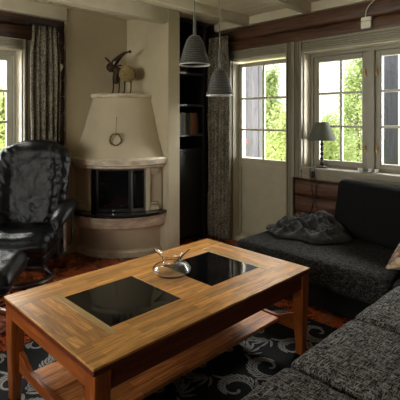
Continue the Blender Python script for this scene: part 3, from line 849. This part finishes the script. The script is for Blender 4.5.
# ------------------------------------------------------------------ armchair and footstool
AC = (1.43, 3.565)
ac = thing('armchair', 'black leather reclining armchair with padded back before the left window', 'armchair', (AC[0], AC[1], 0), radians(-42))
def backfn(u, v, w, p):
    # u across, v thickness (-1 front), w height
    h = (w+1)/2
    wid = .335*(1-.10*(1-h))*(1-.36*max(0, (h-.72)/.28)**2.2)*(1-.12*max(0, (.3-h)/.3))
    x = u*wid; zz = h*.76
    if h > .9: zz -= .05*abs(u)**2.5*((h-.9)/.1)
    front = v < 0
    bol = exp(-((abs(u)-.84)/.30)**2); mid = exp(-(u/.5)**2)
    th = .055+.045*bol*(1-.5*h)+.02*mid
    pil = exp(-((h-.88)/.13)**2)*(1-abs(u)**4); th += .035*pil
    seam = exp(-((abs(u)-.56)/.06)**2)*max(0, 1-max(0, h-.70)/.16); th -= .010*seam
    th -= 0
    edge = (1-abs(u)**8)*(1-abs(2*h-1)**14); th *= max(.05, edge)**.5
    lean = .12*h+.05*h*h
    y = lean+(-th if front else .05*max(.02, edge)**.5)*abs(v)
    if front:
        cr = abs(noise.noise(Vector((x*9+zz*13, zz*9-abs(x)*14, 8.))))
        wr_ = (.030*(cr-.22)*(1 if abs(u) > .5 else .08+.3*(h < .3)))*min(1, 4*(1-h)+.3)+.006*fbm(x*8, zz*7, 2.2)+.010*(abs(noise.noise(Vector((x*14+abs(zz)*6, zz*26-abs(x)*20, 5.))))-.2)*(1.25 if abs(u) > .5 else .3)*min(1, 1.2-h*.3)
        y += wr_
    # sides wrap forward
    y -= .06*abs(u)**3*(1-h*.6)
    return Vector((x, y, zz))
bk = MB().pillow((0, .14, .40), (2, 2, 2), .001, (60, 4, 72), lambda u, v, w, p: backfn(u, v, w, p)).build('backrest', M['leather'], ac, angle=80)
def seatfn(u, v, w, p):
    x, y, z = p
    if w > 0: z += .03*(1-abs(u)**4)*(1-abs(v)**6)-.015*(v > .5)*(v-.5)
    z -= .03*max(0, -v-.6)/.4 if w > 0 else 0
    z += .006*fbm(x*9, y*9, z*5)+.022*abs(noise.noise(Vector((x*7+y*4, y*16, 1))))
    return Vector((x, y, z))
MB().pillow((0, -.06, .345), (.56, .56, .15), .06, (36, 36, 8), seatfn).build('seat', M['leather'], ac, angle=80)
MB().pillow((0, -.02, .235), (.50, .50, .09), .03, (14, 14, 4)).build('seat_frame', M['leather'], ac, angle=80)
for sx in (-1, 1):
    xs = sx*.345
    path = [(xs-sx*.02, .22, .60), (xs, .14, .61), (xs+sx*.005, .04, .60), (xs+sx*.005, -.08, .59), (xs, -.19, .565), (xs-sx*.01, -.265, .515), (xs-sx*.015, -.285, .45), (xs-sx*.01, -.27, .385)]
    MB().tube(path, [.04, .062, .070, .072, .068, .060, .048, .03], 20, (1.0, .75)).build('armrest', M['leather'], ac, sub=1, angle=80)
    mb = MB().tube([(xs, .22, .62), (xs, .20, .30), (xs, .10, .235), (xs, -.15, .235), (xs, -.24, .30), (xs, -.24, .52)], [.016]*6, 10, (.8, 1.2))
    mb.build('arm_frame', M['black_metal'], ac)
    MB().tube([(xs, -.05, .24), (xs, -.05, .58)], .014, 10).build('arm_strut', M['steel'], ac)
rb = MB(); rg = []
for i in range(49):
    t = 2*pi*i/48 if i < 48 else 0
rb.tube([(.22*cos(2*pi*i/48), .22*sin(2*pi*i/48), .022) for i in range(48)], .024, 10, (1.2, .85), closed=True).build('base_ring', M['dark_wood'], ac)
for sx in (-1, 1): MB().tube([(sx*.21, -.02, .03), (sx*.18, -.02, .10), (sx*.10, -.01, .17), (0, 0, .195)], [.022]*4, 10, (1.3, .7)).build('base_arm', M['dark_wood'], ac)
MB().lathe([(.03, .16), (.03, .215), (.10, .22), (.10, .228)], n=20).build('swivel_plate', M['steel'], ac)

fs = thing('footstool', 'black leather footstool at the left edge before the armchair', 'footstool', (.895, 2.95, 0), radians(-38))
def stoolfn(u, v, w, p):
    x, y, z = p
    if w > 0: z += .045*(1-abs(u)**3)*(1-abs(v)**3)
    z += .05*v*.4+.007*fbm(x*9, y*9, z*4)+.006*abs(noise.noise(Vector((x*24, y*10, 1))))
    return Vector((x, y, z))
MB().pillow((0, 0, .345), (.50, .42, .13), .055, (36, 30, 8), stoolfn).build('stool_cushion', M['leather'], fs, angle=80)
mb = MB(); pts = [(.247, -.205), (.247, .205), (-.247, .205), (-.247, -.205)]
mb.tube([(x, y, .345+.02*y/.2) for x, y in pts], .006, 8, closed=True); mb.build('piping', M['leather'], fs)
MB().pillow((0, 0, .262), (.40, .34, .05), .02, (8, 8, 3)).build('stool_frame', M['black_metal'], fs)
MB().tube([(.20*cos(2*pi*i/40), .20*sin(2*pi*i/40), .020) for i in range(40)], .020, 10, (1.2, .9), closed=True).build('base_ring', M['redwood_x_shaded'], fs)
for sx in (-1, 1): MB().tube([(sx*.195, 0, .03), (sx*.20, 0, .12), (sx*.17, 0, .20), (sx*.12, 0, .24)], [.018]*4, 10, (1.5, .8)).build('leg', M['redwood_z'], fs)

# ------------------------------------------------------------------ things on and near the right sill
tl = thing('table_lamp', 'table lamp with green-grey cone shade and dark twisted stem on window sill', 'lamp', (3.615, 2.03, .8885))
MB().lathe([(.001, 0), (.056, 0), (.058, .006), (.052, .014), (.03, .018), (.012, .022), (.001, .022)], n=28).build('base', M['dark_wood'], tl)
prof = []
for i in range(61):
    t = i/60; prof.append((.0065+.0115*abs(sin(t*pi*6)), .020+.27*t))
MB().lathe(prof, n=16).build('stem', M['dark_wood'], tl)
n = 36; pr = [(.135, .262), (.060, .432)]; pi_ = [(.058, .432), (.133, .262)]
MB().rings([[(a*cos(2*pi*k/n), a*sin(2*pi*k/n), z) for k in range(n)] for a, z in pr+pi_], cap=False, closed=True).build('lamp_shade', M['shade_green'], tl)
mb = MB().lathe([(.012, .285), (.014, .29), (.014, .33), (.008, .34)], n=14); mb.cyl((-.06, 0, .425), (.06, 0, .425), .002, n=6); mb.cyl((0, 0, .33), (0, 0, .425), .002, n=6)
mb.build('socket', M['brass'], tl)
cd = thing('lamp_cord', 'dark lamp cord with switch hanging from the sill down the timber wall', 'cord', (3.50, 2.0, .88))
mb = MB().tube([(.07, .02, .012), (.035, .075, .012), (.013, .095, .004), (.012, .10, -.06), (.035, .10, -.13), (.06, .11, -.20), (.065, .085, -.30), (.062, .12, -.42)], .0035, 8)
mb.tube([(.065, .05, .012), (.02, .05, .010), (.012, .05, -.05), (.036, .045, -.13), (.06, .06, -.20), (.066, .07, -.32), (.062, .03, -.45)], .0035, 8)
mb.build('cable', M['leather_black_cord'], cd)
MB().pillow((.013, .075, -.055), (.022, .028, .065), .01, (4, 4, 6)).build('switch', M['leather_black_cord'], cd)
for i, (y, lab, s) in enumerate(((1.645, 'white tealight holder on the window sill, nearest the lamp', .85), (1.560, 'white tealight holder on the window sill, middle one of three', .6), (1.505, 'white tealight holder on the window sill, farthest from the lamp', .6))):
    t = thing('tealight_holder', lab, 'candle holder', (3.595, y, .8885), 0, 'tealight holders on the sill')
    MB().lathe([(.016*s, 0), (.024*s, .003), (.027*s, .022), (.030*s, .03), (.026*s, .03), (.022*s, .02), (.019*s, .006), (.002, .005)], n=20).build('glass_cup', M['white_trim'], t)
    MB().lathe([(.001, .0062), (.0165*s, .0062), (.0165*s, .017), (.001, .017)], n=16).build('candle', M['white_trim'], t)

jb = thing('junction_box', 'small cream electrical box with white cable on timber above the window', 'electrical box', (3.578, 1.577, 2.13))
MB().box(-.03, 0, -.045, .045, 0, .062).build('socket_box', M['white_plastic'], jb, bev=.005)
MB().box(-.026, 0, -.045, .045, .066, .10).build('cover', M['white_plastic'], jb, bev=.004)
MB().tube([(-.015, .01, .10), (-.022, .0, .15), (-.035, -.03, .19), (-.045, -.07, .215), (-.053, -.10, .24), (-.055, -.12, .315)], .0045, 8).build('cable', M['white_plastic'], jb)

# ------------------------------------------------------------------ outdoors
struct(MB().box(-30, 40, -30, 40, -.62, -.60).build('ground', M['grass'], smooth=False))
def box_thing(name, label, cat, loc, rz, parts):
    o = thing(name, label, cat, loc, rz)
    for nm, m, bxs in parts:
        mb = MB()
        for b in bxs: mb.box(*b)
        mb.build(nm, m, o, bev=.004)
    return o
from math import tan
CY, SY = cos(radians(44.5)), sin(radians(44.5))
box_thing('boarded_pillar', 'weathered grey-violet boarded corner pillar seen through the left panes of the door', 'pillar', (6.2, 4.91, -.6), 0,
    [('board_wall', M['plank_violet'], [(.1*k, .097+.1*k, .012*(k % 2), .23, 0, 3.6) for k in range(3)])])
box_thing('timber_post', 'dark blue-grey boarded post with white edge outside the right window', 'post', (5.62, 2.02, -.6), 0,
    [('boards', M['plank_blue'], [(0, .12, .05, .235, 0, 3.2)]), ('white_edge', M['white_trim'], [(-.01, .13, .0, .05, 0, 3.2)])])
ot = thing('outdoor_table', 'small grey outdoor table beyond the glazed door', 'table', (4.75, 3.95, -.6))
MB().lathe([(.01, 1.34), (.32, 1.34), (.32, 1.37), (.01, 1.37)], n=28).build('tabletop', M['roofing'], ot)
for k in range(3): MB().tube([(.06*cos(k*2.1), .06*sin(k*2.1), 1.34), (.26*cos(k*2.1), .26*sin(k*2.1), 0)], .018, 8).build('leg', M['roofing'], ot)
fpot = thing('flower_pot', 'clay pot of small red flowers outside the glazed door', 'flower pot', (4.66, 3.92, .7705))
MB().lathe([(.001, 0), (.055, 0), (.075, .11), (.082, .11), (.082, .125), (.068, .125), (.066, .10), (.001, .095)], n=24).build('pot', M['clay'], fpot)
mb = MB(); random.seed(21)
for k in range(60):
    a = random.random()*6.28; r = random.random()**.5*.10; z = .12+.12*random.random(); c = Vector((r*cos(a), r*sin(a), z)); d = Vector((random.uniform(-1, 1), random.uniform(-1, 1), random.uniform(0, 1))).normalized()*.03
    e = d.cross(Vector((0, 0, 1))).normalized()*.012; mb.face([mb.bm.verts.new(q) for q in (c, c+d*.5+e, c+d, c+d*.5-e)])
mb.build('foliage', M['green_leaf'], fpot, smooth=False)
mb = MB()
for k in range(16):
    a = random.random()*6.28; r = random.random()**.5*.10; z = .20+.09*random.random()
    for j in range(5):
        b = j*1.2566; c = Vector((r*cos(a), r*sin(a), z)); d1 = Vector((cos(b), sin(b), .3))*.03; d2 = Vector((cos(b+.9), sin(b+.9), .3))*.03
        mb.face([mb.bm.verts.new(q) for q in (c, c+d1, c+(d1+d2)*.65, c+d2)])
mb.build('blossoms', M['petal'], fpot, smooth=False)

def tree(name, label, loc, h, rad, z0, n, seed, m, conifer=False, leaf=.10):
    rnd = random.Random(seed); o = thing(name, label, 'tree', (loc[0], loc[1], -.6), 0, 'trees outside the windows')
    mb = MB().tube([(0, 0, 0), (.05, 0, h*.3), (-.03, .04, h*.6), (0, 0, h*.93)], [.07, .05, .03, .01], 8)
    tips = []
    for k in range(26):
        z = z0+(h-z0)*rnd.random(); a = rnd.random()*6.28
        if conifer: r = rad*(1-(z-z0)/(h-z0))*.95+.12
        else: r = rad*sqrt(max(.05, 1-((z-z0)/(h-z0)*2-1)**2))*rnd.uniform(.5, 1)
        p = (r*cos(a), r*sin(a), z+(0 if conifer else .15)); mb.tube([(0, 0, max(.2, z-r*.5)), (p[0]*.5, p[1]*.5, z-r*.12), p], [.014, .009, .004], 5); tips.append(p)
    mb.build('trunk', M['bark'], o)
    mb = MB()
    for k in range(n):
        t = tips[rnd.randrange(len(tips))]; f = rnd.random()**.6
        s = .26 if not conifer else .16
        c = Vector((t[0]*f+rnd.gauss(0, s*rad*.55), t[1]*f+rnd.gauss(0, s*rad*.55), t[2]-(1-f)*.2+rnd.gauss(0, s*.9)))
        if c.z < .05: continue
        d = Vector((rnd.uniform(-1, 1), rnd.uniform(-1, 1), rnd.uniform(-1, .4))).normalized()*leaf*rnd.uniform(.6, 1.2)
        e = d.cross(Vector((rnd.uniform(-1, 1), rnd.uniform(-1, 1), rnd.uniform(-1, 1)))).normalized()*leaf*.28
        mb.face([mb.bm.verts.new(q) for q in (c, c+d*.5+e, c+d, c+d*.5-e)])
    mb.build('crown', m, o, smooth=False)
def W(px, d):
    cx = (px-200)/420*d; return (cx*CY+d*SY, -cx*SY+d*CY)
tree('tree', 'slim tree in the middle of the view through the glazed door', W(270, 10.5), 3.1, .55, .2, 5500, 1, M['leaves2'], True, .12)
tree('tree', 'low bushy tree at the right edge of the glazed door view', W(283, 9.0), 1.75, .75, .1, 5000, 2, M['leaves'], False, .08)
tree('tree', 'leafy tree right of the centre bar of the window with the lamp', W(359, 8.5), 3.1, .50, .3, 6000, 3, M['leaves2'], False, .08)
tree('tree', 'lower yellow-green bush tree behind the table lamp shade', W(332, 10.5), 1.75, 1.0, .1, 7500, 4, M['leaves'], False, .08)
tree('tree', 'tall tree at the far right behind the white-edged post', W(418, 10.5), 3.6, .8, .3, 6000, 5, M['leaves2'])
tree('tree', 'leafy tree close outside the left window', W(4, 8.0), 2.7, .75, .2, 7500, 6, M['leaves'], False, .08)

# ------------------------------------------------------------------ light
w = bpy.data.worlds.new('overcast_sky'); SC.world = w; w.use_nodes = True
nt = w.node_tree; bg = nt.nodes['Background']
tc = nt.nodes.new('ShaderNodeTexCoord'); sx = nt.nodes.new('ShaderNodeSeparateXYZ'); nt.links.new(tc.outputs['Generated'], sx.inputs[0])
nt.links.new(ramp(nt, sx.outputs['Z'], [(0, (1, .985, .93)), (.6, (.86, .92, 1))]), bg.inputs['Color'])
bg.inputs['Strength'].default_value = 1.25
def area(name, loc, target, size, power, col):
    l = bpy.data.lights.new(name, 'AREA'); l.shape = 'RECTANGLE'; l.size = size[0]; l.size_y = size[1]; l.energy = power; l.color = col
    o = bpy.data.objects.new(name, l); COL.objects.link(o); o.location = loc
    o.rotation_euler = (Vector(target)-Vector(loc)).to_track_quat('-Z', 'Y').to_euler(); return o
area('sky_light_right', (5.6, 1.9, 3.6), (2.6, 1.9, .9), (3.0, 1.6), 380, (1, .975, .93))
area('fill_light_right_low', (5.6, -.6, 1.3), (2.4, 3.0, 1.9), (2.2, 2.0), 360, (1, .97, .92))  # added low fill outside the window, brightens the ceiling and fireplace
area('sky_light_left', (.9, 6.0, 3.6), (1.1, 2.6, .9), (2.6, 1.6), 380, (1, .975, .93))
area('fill_light_left_low', (-.9, 5.8, 1.2), (2.0, 2.6, 2.0), (2.0, 1.8), 260, (1, .97, .92))  # added fill out of view to the left, aimed up to lift the ceiling
area('fill_light_side', (-3.6, 1.7, 1.2), (1.2, 2.2, 1.6), (3.2, 2.0), 85, (1, .95, .86))  # added fill beyond the unseen side window, kept low to reach the ceiling

# ------------------------------------------------------------------ camera
cam = bpy.data.cameras.new('camera'); co = bpy.data.objects.new('camera', cam); COL.objects.link(co)
co.location = (0, 0, 1.35); co.rotation_euler = (radians(90), 0, radians(-44.5))
cam.sensor_width = 36; cam.lens = 420/400*36; cam.shift_y = -81/400; cam.clip_start = .05
SC.camera = co
SC.view_settings.view_transform = 'Standard'; SC.view_settings.look = 'None'; SC.view_settings.gamma = 1
SC.view_settings.use_curve_mapping = False; SC.view_settings.exposure = .95
